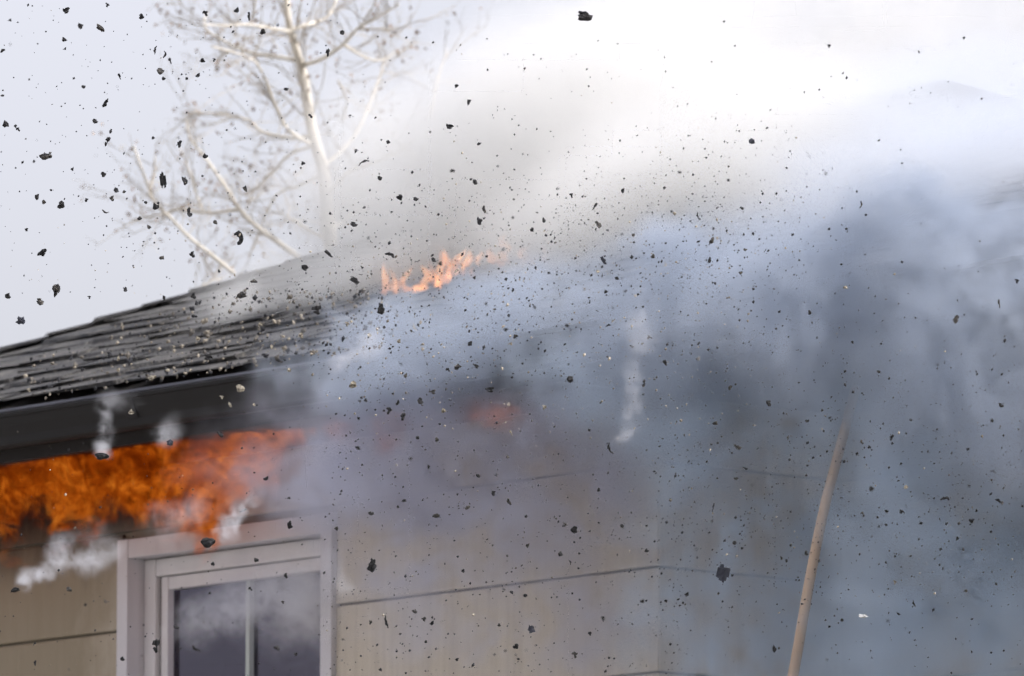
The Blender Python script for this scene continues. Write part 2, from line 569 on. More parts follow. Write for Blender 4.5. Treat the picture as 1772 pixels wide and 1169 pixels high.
tilt = math.atan(TP) - 0.045
rest = bmesh.new()
n_sh = 0
for c_ in range(int((HALF - 0.2) / EXP)):
    s = c_ * EXP - 0.012
    off = (c_ % 3) * 0.1 + rs.uniform(0, 0.05)
    k_ = 0
    while True:
        a = AL + s + off + 0.30 * k_ - 0.3
        k_ += 1
        if a > 6.1:
            break
        if a < AL + s + 0.01:
            continue
        if a > AR - s - 0.36 and s > WS - 0.03:
            break
        if a < AR and in_hole(a + 0.15, s + 0.07, -0.02):
            continue
        near = a < 0.3 and s < 1.6
        mtx = Matrix.Translation(rp(a + rs.uniform(-0.02, 0.02), s + rs.uniform(-0.016, 0.016), 0.004 + rs.uniform(0, 0.008))) @ Matrix.Rotation(tilt + rs.uniform(-0.01, 0.012), 4, 'X') @ Matrix.Rotation(rs.uniform(-0.02, 0.02), 4, 'Z')
        if near and n_sh < 296:
            o = bpy.data.objects.new('shingle', rs.choice(shingle_meshes))
            link(o, roof)
            o.matrix_local = mtx
            n_sh += 1
        else:
            me = rs.choice(shingle_meshes)
            base = len(rest.verts)
            tmp = [rest.verts.new(mtx @ v_.co) for v_ in me.vertices]
            for p in me.polygons:
                rest.faces.new([tmp[i] for i in p.vertices])
tag(mesh_obj('far_shingles', rest, M['shingle'], roof), kind='stuff')
# hip caps
for k in range(26):
    s = 0.02 + 0.11 * k
    if s > HALF - 0.35:
        break
    p0, p1 = rp(AL + s, s, 0.022), rp(AL + s + 0.15, s + 0.15, 0.016)
    bm = bmesh.new()
    dv = (p1 - p0)
    side_f = (Vector((1, -0.0, 0)) - Vector((0, 1, 0)) * 1.0).normalized()
    vs = []
    for p, lift in ((p0, 0.007), (p1, 0.0)):
        for sgn, dz in ((-1, -0.032), (0, -0.004), (1, -0.032)):
            vs.append(bm.verts.new(p + side_f * 0.105 * sgn + Vector((0, 0, lift + dz + rs.uniform(-0.002, 0.002)))))
    bm.faces.new((vs[0], vs[1], vs[4], vs[3])); bm.faces.new((vs[1], vs[2], vs[5], vs[4]))
    bmesh.ops.solidify(bm, geom=bm.faces[:], thickness=0.008)
    mesh_obj('hip_shingle', bm, M['shingle'], roof)

# ------------------------------------------------------------------ pole
pp = [(1352, 1240), (1372, 1169), (1400, 1010), (1425, 885), (1449, 792), (1470, 712), (1482, 668)]
pp3 = [tuple(at(x, y, 22.0 + 0.02 * i)) for i, (x, y) in enumerate(pp)]
lowp = Vector(pp3[0]) + (Vector(pp3[0]) - Vector(pp3[1])) * 0.0
dn = (Vector(pp3[0]) - Vector(pp3[2])).normalized()
pp3 = [tuple(lowp + dn * (lowp.z / -dn.z) * k_) for k_ in (1.0, 0.6, 0.25)] + pp3
bm = bmesh.new()
sp = smooth_path(pp3, 6)
tube(bm, sp, [0.016 + 0.003 * (i / len(sp)) * -1 for i in range(len(sp))], 12)
tag(mesh_obj('wooden_pole', bm, M['pole'], None, True), 'long tan wooden pole leaning up into the smoke beside the house corner', 'pole')

# ------------------------------------------------------------------ tree behind the roof
TD = 30.5
tree = empty('bare_tree', Vector((at(585, 480, TD).x, TD * math.cos(PITCH), 0)))
tag(tree, 'bare pale barked tree with thin twigs standing behind the burning roof', 'tree')
tb = tree.location.copy()
tr = random.Random(3)
def tp(x, y, dd=0.0):
    return at(x, y, TD + dd) - tb
def limb(name, pts, r0, r1, mat, dd=(0, 0), twigs=0, sides=7):
    n = len(pts)
    P = [tuple(tp(x, y, dd[0] + (dd[1] - dd[0]) * i / (n - 1))) for i, (x, y) in enumerate(pts)]
    S = smooth_path(P, 5)
    bm = bmesh.new()
    tube(bm, S, [r0 + (r1 - r0) * (i / (len(S) - 1)) for i in range(len(S))], sides)
    mesh_obj(name, bm, mat, tree, True)
    return S
px2m = TD / FPX
tw = bmesh.new()
leaf_spots = []
def twig(p, d, L, r, depth):
    p = Vector(p); d = Vector(d).normalized()
    pts = [p]
    for i in range(4):
        d = (d + Vector((tr.uniform(-1, 1), tr.uniform(-1, 1), tr.uniform(-0.7, 1.0))) * 0.22).normalized()
        pts.append(pts[-1] + d * L / 4)
    tube(tw, pts, [r * (1 - 0.16 * i) for i in range(5)], 3)
    if depth:
        for i in range(tr.choice((1, 2, 2, 3))):
            j = tr.randint(1, 4)
            nd = (d + Vector((tr.uniform(-1, 1), tr.uniform(-1, 1), tr.uniform(-0.8, 1))) * 0.9).normalized()
            twig(pts[j], nd, L * tr.uniform(0.4, 0.7), r * 0.65, depth - 1)
    else:
        leaf_spots.append(pts[-1])
def twigs_on(S, n, L, r, depth, lo=0.25):
    for i in range(n):
        k = int(len(S) * tr.uniform(lo, 0.99)) - 1
        k = max(0, min(len(S) - 2, k))
        t = (Vector(S[k + 1]) - Vector(S[k])).normalized()
        d = (t * 0.7 + Vector((tr.uniform(-1, 1), tr.uniform(-1, 1), tr.uniform(-0.6, 1)))).normalized()
        twig(S[k], d, L * tr.uniform(0.6, 1.2), r, depth)
B_, T_ = M['bark'], M['twig']
base = [(x, y) for x, y in ((590, 700), (582, 560), (577, 470), (567, 380), (560, 300), (545, 245), (534, 190), (525, 130), (510, 80), (500, 40), (492, -30), (470, -140), (455, -280))]
root_pts = [Vector((0.1, 0, 0)), Vector((0.05, 0, 2.2))] + [tp(x, y) for x, y in base]
S = smooth_path([tuple(p) for p in root_pts], 6)
bm = bmesh.new()
nS = len(S)
rad = []
for i, p in enumerate(S):
    f_ = i / (nS - 1)
    rad.append(0.085 * (1 - f_) ** 0.6 + 0.012 if f_ < 0.3 else max(0.007, 0.022 * (1 - (f_ - 0.3) / 0.7) ** 0.8 + 0.005))
tube(bm, S, rad, 10)
mesh_obj('trunk', bm, B_, tree, True)
twigs_on(S[30:], 12, 0.28, 0.0045, 2)
limbs = [
    ([(530, 455), (490, 425), (445, 392), (415, 362), (390, 322), (355, 272), (330, 240), (322, 205)], 0.014, 0.006, (0, 0.8), 10),
    ([(415, 362), (360, 368), (310, 362), (280, 370), (250, 376), (228, 383)], 0.009, 0.005, (0.4, 0.6), 6),
    ([(405, 472), (360, 436), (325, 408), (295, 376), (265, 345), (250, 305), (232, 252)], 0.011, 0.005, (-0.6, -0.2), 7),
    ([(258, 330), (268, 300), (268, 270)], 0.006, 0.003, (-0.3, -0.1), 1),
    ([(350, 362), (338, 330), (330, 300), (312, 255)], 0.007, 0.003, (0.2, 0.4), 3),
    ([(535, 235), (500, 238), (455, 228), (430, 208), (400, 200), (345, 194), (325, 200)], 0.010, 0.004, (0, 0.9), 9),
    ([(540, 250), (500, 225), (480, 190), (460, 140), (440, 105), (405, 90), (365, 80)], 0.010, 0.004, (0, -0.8), 7),
    ([(518, 105), (480, 98), (430, 90), (390, 72), (355, 48), (358, 20)], 0.012, 0.004, (0, 0.5), 9),
    ([(505, 55), (465, 48), (430, 42), (390, 44), (355, 42)], 0.009, 0.004, (0, -0.5), 6),
    ([(400, 88), (380, 100), (372, 125)], 0.006, 0.003, (0.3, 0.4), 2),
    ([(430, 45), (440, 15), (445, -30)], 0.006, 0.003, (-0.2, -0.2), 2),
    ([(525, 112), (560, 100), (595, 75), (620, 48), (650, 32), (690, 8)], 0.012, 0.004, (0, -0.6), 9),
    ([(595, 78), (630, 98), (660, 104), (682, 92)], 0.007, 0.003, (-0.3, -0.1), 4),
    ([(620, 50), (655, 50), (690, 55)], 0.006, 0.003, (-0.4, -0.5), 4),
    ([(505, 50), (545, 38), (570, 25), (590, -20)], 0.010, 0.005, (0, 0.5), 6),
    ([(557, 290), (590, 262), (620, 225), (640, 180), (655, 140), (665, 108)], 0.011, 0.004, (0, 0.5), 8),
    ([(565, 340), (600, 300), (650, 280), (690, 262), (720, 240)], 0.010, 0.004, (0, -0.6), 8),
    ([(570, 400), (610, 370), (660, 345), (720, 330), (760, 300)], 0.010, 0.004, (0, 0.7), 8),
    ([(560, 300), (520, 320), (490, 330), (470, 350), (440, 420), (430, 450)], 0.008, 0.003, (0, 0.5), 6),
    ([(545, 250), (500, 268), (470, 300), (440, 330), (425, 365)], 0.008, 0.004, (0, 1.0), 6),
    ([(575, 420), (540, 400), (500, 375), (470, 365)], 0.008, 0.003, (0, 0.6), 5),
    ([(745, 200), (760, 130), (775, 85)], 0.007, 0.003, (1.0, 1.2), 3),
    ([(585, 140), (600, 175), (590, 215)], 0.006, 0.003, (0.3, 0.5), 3),
    ([(330, 520), (350, 495), (380, 480)], 0.007, 0.003, (0.5, 0.6), 5),
]
for pts, r0, r1, dd, n in limbs:
    Sx = limb('branch', pts, r0 * 0.8, r1 * 0.7, B_ if r0 > 0.0065 else T_, dd)
    twigs_on(Sx, int(n * 2.2), 0.20, 0.0024, 2, 0.2)
mesh_obj('twigs', tw, T_, tree)
lf = bmesh.new()
for p in leaf_spots:
    for k in range(tr.choice((0, 0, 1, 1))):
        q = p + Vector((tr.gauss(0, 0.02), tr.gauss(0, 0.02), tr.gauss(0, 0.02)))
        e1 = Vector((tr.uniform(-1, 1), tr.uniform(-1, 1), tr.uniform(-1, 1))).normalized() * tr.uniform(0.006, 0.014)
        e2 = e1.cross(Vector((tr.uniform(-1, 1), tr.uniform(-1, 1), 0.3))).normalized() * tr.uniform(0.004, 0.008)
        lf.faces.new([lf.verts.new(q + v_) for v_ in (-e1, -e2 * 0.9 + e1 * 0.2, e1, e2)])
mesh_obj('crown', lf, M['leaf'], tree)

# ------------------------------------------------------------------ smoke (real volumes, density fields built with geometry nodes)
class Fld:
    """arithmetic on geometry-node fields"""
    def __init__(self, g, s):
        self.g, self.s = g, s
    def _m(self, op, b=None, c=None, rev=False, clamp=False):
        nd = self.g.t.nodes.new('ShaderNodeMath'); nd.operation = op; nd.use_clamp = clamp
        ins = [self, b] if not rev else [b, self]
        if c is not None: ins.append(c)
        for i, v in enumerate(ins):
            if v is None: continue
            if isinstance(v, Fld): self.g.t.links.new(v.s, nd.inputs[i])
            else: nd.inputs[i].default_value = v
        return Fld(self.g, nd.outputs[0])
    def __add__(self, o): return self._m('ADD', o)
    __radd__ = __add__
    def __mul__(self, o): return self._m('MULTIPLY', o)
    __rmul__ = __mul__
    def __sub__(self, o): return self._m('SUBTRACT', o)
    def __rsub__(self, o): return self._m('SUBTRACT', o, rev=True)
    def max(self, o): return self._m('MAXIMUM', o)
    def min(self, o): return self._m('MINIMUM', o)
    def pow(self, o): return self._m('POWER', o)
    def sstep(self, lo, hi):
        nd = self.g.t.nodes.new('ShaderNodeMapRange'); nd.interpolation_type = 'SMOOTHSTEP'
        self.g.t.links.new(self.s, nd.inputs[0])
        nd.inputs[1].default_value = lo; nd.inputs[2].default_value = hi
        return Fld(self.g, nd.outputs[0])

class Vol:
    def __init__(self, name, lo, hi, voxel, mat):
        self.t = bpy.data.node_groups.new(name, 'GeometryNodeTree')
        self.t.interface.new_socket('Geometry', in_out='OUTPUT', socket_type='NodeSocketGeometry')
        self.pos = self.t.nodes.new('GeometryNodeInputPosition').outputs[0]
        self.name, self.lo, self.hi, self.voxel, self.mat = name, Vector(lo), Vector(hi), voxel, mat
    def vec(self, op, a, b):
        nd = self.t.nodes.new('ShaderNodeVectorMath'); nd.operation = op
        for i, v in enumerate((a, b)):
            if v is None: continue
            if hasattr(v, 'is_linked'): self.t.links.new(v, nd.inputs[i])
            else: nd.inputs[i].default_value = v
        return nd
    def warp(self, amount, scale):
        nd = self.t.nodes.new('ShaderNodeTexNoise')
        nd.inputs['Scale'].default_value = scale; nd.inputs['Detail'].default_value = 3
        self.t.links.new(self.pos, nd.inputs['Vector'])
        c = self.vec('SUBTRACT', nd.outputs['Color'], (0.5, 0.5, 0.5)).outputs[0]
        c = self.vec('MULTIPLY', c, (amount,) * 3).outputs[0]
        return self.vec('ADD', self.pos, c).outputs[0]
    def noise(self, vec, scale, detail=4, rough=0.55, dist=0.0, off=(0, 0, 0), stretch=(1, 1, 1)):
        v = self.vec('ADD', vec, off).outputs[0]
        v = self.vec('MULTIPLY', v, stretch).outputs[0]
        nd = self.t.nodes.new('ShaderNodeTexNoise')
        nd.inputs['Scale'].default_value = scale; nd.inputs['Detail'].default_value = detail
        nd.inputs['Roughness'].default_value = rough; nd.inputs['Distortion'].default_value = dist
        self.t.links.new(v, nd.inputs['Vector'])
        return Fld(self, nd.outputs[0])
    def blob(self, vec, c, r, w, axis_rot=0.0):
        d = self.vec('SUBTRACT', vec, tuple(c)).outputs[0]
        if axis_rot:
            rt_ = self.t.nodes.new('ShaderNodeVectorRotate'); rt_.rotation_type = 'Y_AXIS'
            rt_.inputs['Angle'].default_value = axis_rot
            self.t.links.new(d, rt_.inputs['Vector']); d = rt_.outputs[0]
        d = self.vec('DIVIDE', d, r).outputs[0]
        L = self.vec('LENGTH', d, None)
        x = Fld(self, L.outputs['Value'])
        nd = self.t.nodes.new('ShaderNodeMapRange'); nd.interpolation_type = 'SMOOTHERSTEP'
        self.t.links.new(x.s, nd.inputs[0])
        nd.inputs[1].default_value = 1.0; nd.inputs[2].default_value = 0.25
        nd.inputs[3].default_value = 0.0; nd.inputs[4].default_value = w
        return Fld(self, nd.outputs[0])
    def build(self, dens):
        vc = self.t.nodes.new('GeometryNodeVolumeCube')
        self.t.links.new(dens.s, vc.inputs['Density'])
        vc.inputs['Min'].default_value = self.lo; vc.inputs['Max'].default_value = self.hi
        for k, ax in enumerate('XYZ'):
            vc.inputs['Resolution ' + ax].default_value = max(2, int((self.hi[k] - self.lo[k]) / self.voxel))
        sm = self.t.nodes.new('GeometryNodeSetMaterial')
        sm.inputs['Material'].default_value = self.mat
        out = self.t.nodes.new('NodeGroupOutput')
        self.t.links.new(vc.outputs[0], sm.inputs[0]); self.t.links.new(sm.outputs[0], out.inputs[0])
        v = bpy.data.volumes.new(self.name)
        v.materials.append(self.mat)
        o = bpy.data.objects.new(self.name, v)
        C.objects.link(o)
        md = o.modifiers.new('density', 'NODES'); md.node_group = self.t
        return o

def mat_smoke(name, color, density, aniso=0.2, absorb=(0, 0, 0)):
    m = bpy.data.materials.new(name); m.use_nodes = True
    t = m.node_tree; t.nodes.clear()
    out = t.nodes.new('ShaderNodeOutputMaterial')
    pv = t.nodes.new('ShaderNodeVolumePrincipled')
    pv.inputs['Color'].default_value = (*color, 1)
    pv.inputs['Absorption Color'].default_value = (*absorb, 1)
    pv.inputs['Density'].default_value = density
    pv.inputs['Anisotropy'].default_value = aniso
    pv.inputs['Density Attribute'].default_value = 'density'
    t.links.new(pv.outputs[0], out.inputs['Volume'])
    m.cycles.volume_step_rate = 1.0
    return m

def smoke(name, blobs, voxel, mat, nscale, warp, cut, label, seed=0, detail=5, stretch=(1, 1, 1), keep=0.0, fine=0.5, rag=0.0):
    """blobs: (px, py, depth, radius across, radius in depth, radius up, weight, roll degrees)"""
    cs = [(at(b[0], b[1], b[2]), b) for b in blobs]
    lo = Vector([min(c[k] - (max(b[3], b[5]) if k != 1 else b[4]) for c, b in cs) - warp * 0.3 for k in range(3)])
    hi = Vector([max(c[k] + (max(b[3], b[5]) if k != 1 else b[4]) for c, b in cs) + warp * 0.3 for k in range(3)])
    V = Vol(name, lo, hi, voxel, mat)
    w = V.warp(warp, nscale * 0.6)
    E = None
    for c, b in cs:
        x = V.blob(w, c, (b[3], b[4], b[5]), b[6], math.radians(b[7]))
        E = x if E is None else E + x
    n = V.noise(w, nscale, detail, 0.6, 0.3, (seed, seed * 0.7, 0), stretch)
    n2 = V.noise(w, nscale * 3.2, 4, 0.6, 0.6, (seed * 2, 0, seed), stretch)
    # noise carves the envelope: dense cores stay, rims break into billows
    mix = n * (1 - fine) + n2 * fine
    mod = mix.sstep(cut, cut + 0.12) * (1 - keep) + keep
    E = (E - (1 - mix) * rag).max(0.0)
    dens = E * mod
    dens = (dens - 0.01).max(0.0)
    o = V.build(dens)
    tag(o, label, 'smoke', None, 'stuff')
    return o

roof_white = mat_smoke('cream white roof smoke', (0.962, 0.957, 0.932), 1.0, 0.25)
pale_blue = mat_smoke('pale blue smoke', (0.56, 0.615, 0.695), 1.0, 0.1)
slate_grey = mat_smoke('slate blue smoke', (0.65, 0.735, 0.83), 1.0, 0.1)
lavender = mat_smoke('lavender grey smoke', (0.70, 0.71, 0.80), 1.0, 0.1)
def fd(x, off):
    """distance of the gutter line at that column of the photograph, less off metres"""
    return 24.95 - 1.95e-3 * x - off
smoke('smoke', [
    # pale plume pouring from the roof hole and blowing away above the slope
    (800, 390, 25.0, 0.50, 0.6, 0.36, 3.0, 0),
    (690, 330, 25.8, 0.48, 0.5, 0.48, 3.6, 0),
    (600, 415, 25.9, 0.38, 0.3, 0.28, 6.5, 0),
    (900, 270, 25.2, 0.60, 0.7, 0.50, 2.6, 0),
    (1120, 230, 25.0, 0.85, 0.9, 0.62, 3.4, 0),
    (1360, 320, 23.9, 0.95, 0.9, 0.46, 4.6, 0),
    (1090, 400, 24.2, 0.66, 0.7, 0.34, 5.0, 10),
    (1250, 110, 25.6, 0.95, 0.9, 0.46, 1.4, 0),
    (1580, 50, 25.8, 0.95, 0.8, 0.45, 1.5, 0),
    (500, 478, 25.2, 0.50, 0.35, 0.15, 11.0, 14),
    (650, 480, 24.9, 0.45, 0.3, 0.15, 9.0, 12),
], 0.034, roof_white, 2.2, 0.45, 0.42, 'white smoke pouring from the burnt hole in the roof', 4.1, keep=0.2)
smoke('smoke', [
    # bluish white drift in front of the far roof peak
    (1680, 325, 23.0, 0.85, 0.7, 0.34, 5.5, 0),
    (1660, 200, 23.6, 0.65, 0.6, 0.28, 2.4, 0),
    (1420, 400, 23.4, 0.60, 0.6, 0.22, 3.5, 6),
], 0.034, mat_smoke('bluish white smoke', (0.855, 0.89, 0.94), 1.0, 0.2), 2.0, 0.4, 0.42, 'bluish white smoke drifting across the far roof peak', 3.3, keep=0.3)
smoke('smoke', [
    # pale blue bank hugging the slope and the gutter
    (930, 560, fd(930, .15), 0.75, 0.45, 0.25, 11.0, 9),
    (1250, 520, fd(1250, .1), 0.80, 0.50, 0.30, 13.0, 8),
    (1580, 510, fd(1580, .1), 0.80, 0.50, 0.32, 13.0, 6),
    (1700, 420, fd(1700, -.1), 0.62, 0.45, 0.22, 14.0, 8),
    (1780, 640, fd(1780, .15), 0.55, 0.50, 0.50, 12.0, 0),
    (1200, 620, fd(1200, .15), 0.45, 0.40, 0.24, 10.0, 0),
    (700, 630, fd(700, .28), 0.56, 0.35, 0.21, 12.0, 8),
    (1480, 630, fd(1480, .2), 0.50, 0.40, 0.28, 8.0, 0),
], 0.018, pale_blue, 3.4, 0.50, 0.47, 'pale blue smoke spilling over the gutter beside the roof hole', 1.7, keep=0.10)
smoke('smoke', [
    # slate bank filling the recess beyond the pole
    (1740, 860, 21.7, 0.62, 0.50, 0.62, 12.0, 0),
    (1690, 1130, 21.8, 0.62, 0.50, 0.52, 11.0, 0),
    (1480, 760, 22.2, 0.42, 0.45, 0.40, 7.0, 0),
    (1300, 740, 22.4, 0.50, 0.35, 0.30, 7.0, 0),
    (1350, 1020, 22.3, 0.58, 0.28, 0.62, 13.0, 0),
    (1090, 690, 22.6, 0.45, 0.35, 0.22, 8.0, 0),
], 0.018, slate_grey, 3.4, 0.50, 0.47, 'slate blue smoke filling the recess around the wooden pole', 6.3, keep=0.10)
smoke('smoke', [
    # lavender veil drifting down the siding below the eave
    (780, 770, fd(780, .15), 0.85, 0.35, 0.34, 11.0, 4),
    (1010, 820, 22.9, 0.65, 0.35, 0.36, 9.0, 0),
    (610, 850, 23.8, 0.42, 0.3, 0.24, 10.0, 0),
    (720, 930, 23.3, 0.65, 0.25, 0.30, 7.0, 0),
    (480, 1040, 23.9, 0.26, 0.08, 0.22, 6.0, 0),
    (920, 1060, 23.0, 0.85, 0.25, 0.40, 5.0, 0),
], 0.018, lavender, 4.0, 0.42, 0.47, 'lavender smoke veil drifting down the siding beside the window', 8.9, keep=0.06)

# ------------------------------------------------------------------ fire
def mat_fire(name, build):
    t = NT(name)
    t.t.nodes.remove(t.b)
    em = t.n('ShaderNodeEmission')
    ab = t.n('ShaderNodeVolumeAbsorption')
    ab.inputs['Color'].default_value = (0.02, 0.015, 0.01, 1)
    add = t.n('ShaderNodeAddShader')
    col, st, soot = build(t)
    t.l(col, em.inputs['Color']); t.l(st, em.inputs['Strength']); t.l(soot, ab.inputs['Density'])
    t.l(em.outputs[0], add.inputs[0]); t.l(ab.outputs[0], add.inputs[1])
    t.l(add.outputs[0], t.out.inputs['Volume'])
    t.m.cycles.volume_step_rate = 0.3
    return t.m

def hull(name, outline, b0, b1, mat, label, cat='fire', jitter=0.0):
    """closed shell round a body of flame, outline given in house coordinates (a, z)"""
    bm = bmesh.new()
    rr = random.Random(9)
    F_ = [bm.verts.new((a + rr.uniform(-1, 1) * jitter, b0, z)) for a, z in outline]
    B_2 = [bm.verts.new((a, b1, z)) for a, z in outline]
    n = len(outline)
    for i in range(n):
        bm.faces.new((F_[i], F_[(i + 1) % n], B_2[(i + 1) % n], B_2[i]))
    bm.faces.new(F_); bm.faces.new(B_2[::-1])
    o = mesh_obj(name, bm, mat)
    o.location = KB; o.rotation_euler = (0, 0, ROT)
    tag(o, label, cat)
    return o

FB = -0.27
low = [on_plane(x, y, FB) for x, y in ((-260, 960), (-120, 950), (0, 925), (60, 897), (130, 905), (200, 912), (250, 925), (300, 940), (345, 900), (400, 832), (470, 790), (560, 768), (660, 762), (760, 760), (860, 757), (960, 745))]
A0_, A1_ = low[0].x, low[-1].x
def fire_build(t):
    p = t.n('ShaderNodeSeparateXYZ')
    t.l(t.coord('Object'), p.inputs[0])
    fx = t.math('MULTIPLY_ADD', p.outputs[0], 1 / (A1_ - A0_), -A0_ / (A1_ - A0_), clamp=True)
    fc = t.n('ShaderNodeFloatCurve')
    cv = fc.mapping.curves[0]
    pts = [((q.x - A0_) / (A1_ - A0_), (q.z - 4.0)) for q in low]
    cv.points[0].location = pts[0]; cv.points[1].location = pts[-1]
    for q in pts[1:-1]:
        cv.points.new(*q)
    fc.mapping.update()
    t.l(fx, fc.inputs['Value'])
    above = t.math('SUBTRACT', t.math('SUBTRACT', p.outputs[2], 4.0), fc.outputs[0])   # metres above the lower rim
    w0 = t.n('ShaderNodeTexNoise')
    w0.inputs['Scale'].default_value = 7; w0.inputs['Detail'].default_value = 3
    t.l(t.coord('Object'), w0.inputs['Vector'])
    wv = t.n('ShaderNodeVectorMath', operation='MULTIPLY_ADD')
    t.l(w0.outputs['Color'], wv.inputs[0]); wv.inputs[1].default_value = (0.14, 0.14, 0.14)
    t.l(t.coord('Object'), wv.inputs[2])
    mp = t.n('ShaderNodeMapping')
    mp.inputs['Rotation'].default_value = (0, math.radians(22), 0)
    mp.inputs['Scale'].default_value = (0.8, 0.8, 1.1)
    t.l(wv.outputs[0], mp.inputs[0])
    n1 = t.noise(mp.outputs[0], 17, 5, 0.6, 0.8)
    fl = t.n('ShaderNodeMapping'); fl.inputs['Scale'].default_value = (1, 1, 1)
    t.l(wv.outputs[0], fl.inputs[0])
    n2 = t.noise(fl.outputs[0], 6, 3, 0.5)
    ridge = t.math('SUBTRACT', 1.0, t.math('ABSOLUTE', t.math('MULTIPLY_ADD', n1, 4.4, -2.2)), clamp=True)
    body = t.math('MULTIPLY_ADD', t.math('ADD', t.math('MULTIPLY', above, 8.0), t.math('MULTIPLY_ADD', t.math('ADD', n2, t.math('MULTIPLY', n1, 0.7)), 5.0, -4.75)), 1.0, 0.0, clamp=True)
    fade = t.math('MULTIPLY_ADD', fx, -3.0, 2.90, clamp=True)
    n3 = t.noise(wv.outputs[0], 34, 4, 0.6, 0.5)
    hot = t.math('MULTIPLY', t.math('POWER', ridge, 1.3), t.math('MULTIPLY_ADD', n3, 4.0, -1.4, clamp=True))
    hot = t.math('MULTIPLY', hot, t.math('MULTIPLY_ADD', n2, 4.4, -1.5, clamp=True))
    soot = t.math('MULTIPLY', t.math('MULTIPLY', body, fade), 34.0)
    st = t.math('MULTIPLY', soot, t.math('MULTIPLY_ADD', hot, 0.42, 0.022))
    col = t.ramp(hot, [(0.0, (0.8, 0.085, 0.004)), (0.35, (1.0, 0.17, 0.007)), (1.0, (1.0, 0.32, 0.03))])
    return col, st, soot
outl = [(q.x, q.z - 0.09) for q in low] + [(q.x, ZS - 0.004) for q in (low[-1], low[0])]
hull('fire', outl, -OF + 0.05, -0.10, mat_fire('eave fire', fire_build), 'orange fire rolling out from under the dark gutter above the window')

# flames standing over the burnt hole in the roof
RB = -OF + HCs
def rq(x, y):
    q = on_plane(x, y, RB)
    return (q.x, q.z)
def roof_fire_build(t):
    n1 = t.noise(t.coord('Object', (26, 26, 10)), 1.0, 4, 0.6, 0.6)
    x = t.math('MULTIPLY_ADD', n1, 4.5, -1.5, clamp=True)
    st = t.math('MULTIPLY', x, 15.0)
    col = t.ramp(x, [(0.0, (1.0, 0.20, 0.03)), (1.0, (1.0, 0.40, 0.11))])
    soot = t.math('MULTIPLY', x, 1.0)
    return col, st, soot
# tongues: base pixel, height and width in pixels of the photograph, lean
TONG = [(696, 512, 46, 15, 4), (706, 514, 26, 13, -8), (727, 506, 34, 12, 8), (738, 500, 22, 9, -3), (752, 502, 40, 16, 6), (763, 494, 30, 12, -4), (775, 490, 44, 19, 4), (788, 480, 34, 17, 10),
        (800, 478, 36, 13, 4), (812, 470, 24, 11, -3), (826, 462, 22, 18, 8), (842, 462, 16, 12, 5), (872, 440, 16, 13, 6), (880, 466, 20, 11, -2), (898, 456, 20, 13, 8), (860, 466, 14, 9, 3),
        (715, 517, 12, 30, 0), (742, 519, 12, 26, 0), (772, 500, 16, 20, -2), (815, 492, 20, 10, 2)]
fr_ = random.Random(31)
bm = bmesh.new()
TONG = [(696 + (x - 696) * 1.12 + 14, 512 + (y - 512) * 1.08 - 6, h * 1.2, w, l_) for x, y, h, w, l_ in TONG]
TONG += [(x + fr_.uniform(-14, 22), y + fr_.uniform(-8, 5), h * fr_.uniform(0.5, 1.1), w * fr_.uniform(0.5, 1.0), l_ + fr_.uniform(-6, 10)) for x, y, h, w, l_ in TONG]
for x, y, h, w, lean in TONG:
    a_, z_ = rq(x, y)
    sc = 25.4 / FPX
    pts, rad = [], []
    sway = fr_.uniform(-0.3, 0.3)
    db = fr_.uniform(-0.06, 0.06)
    for k in range(8):
        f_ = k / 7
        off = (lean * f_ + sway * w * math.sin(f_ * 4.5)) * sc / 0.66
        pts.append((a_ + off, RB + db - 0.05 + 0.01 * math.sin(f_ * 5 + x), z_ + (f_ * h - 0.15 * h) * sc))
        rad.append(max(0.0015, 0.68 * w * sc * (0.55 + 0.9 * f_) * (1 - f_) ** 0.75 * 1.15))
    tube(bm, pts, rad, 8)
fo = mesh_obj('fire', bm, mat_fire('roof fire', roof_fire_build))
fo.location = KB; fo.rotation_euler = (0, 0, ROT)
tag(fo, 'pale orange flames licking up from the hole burnt in the roof', 'fire')

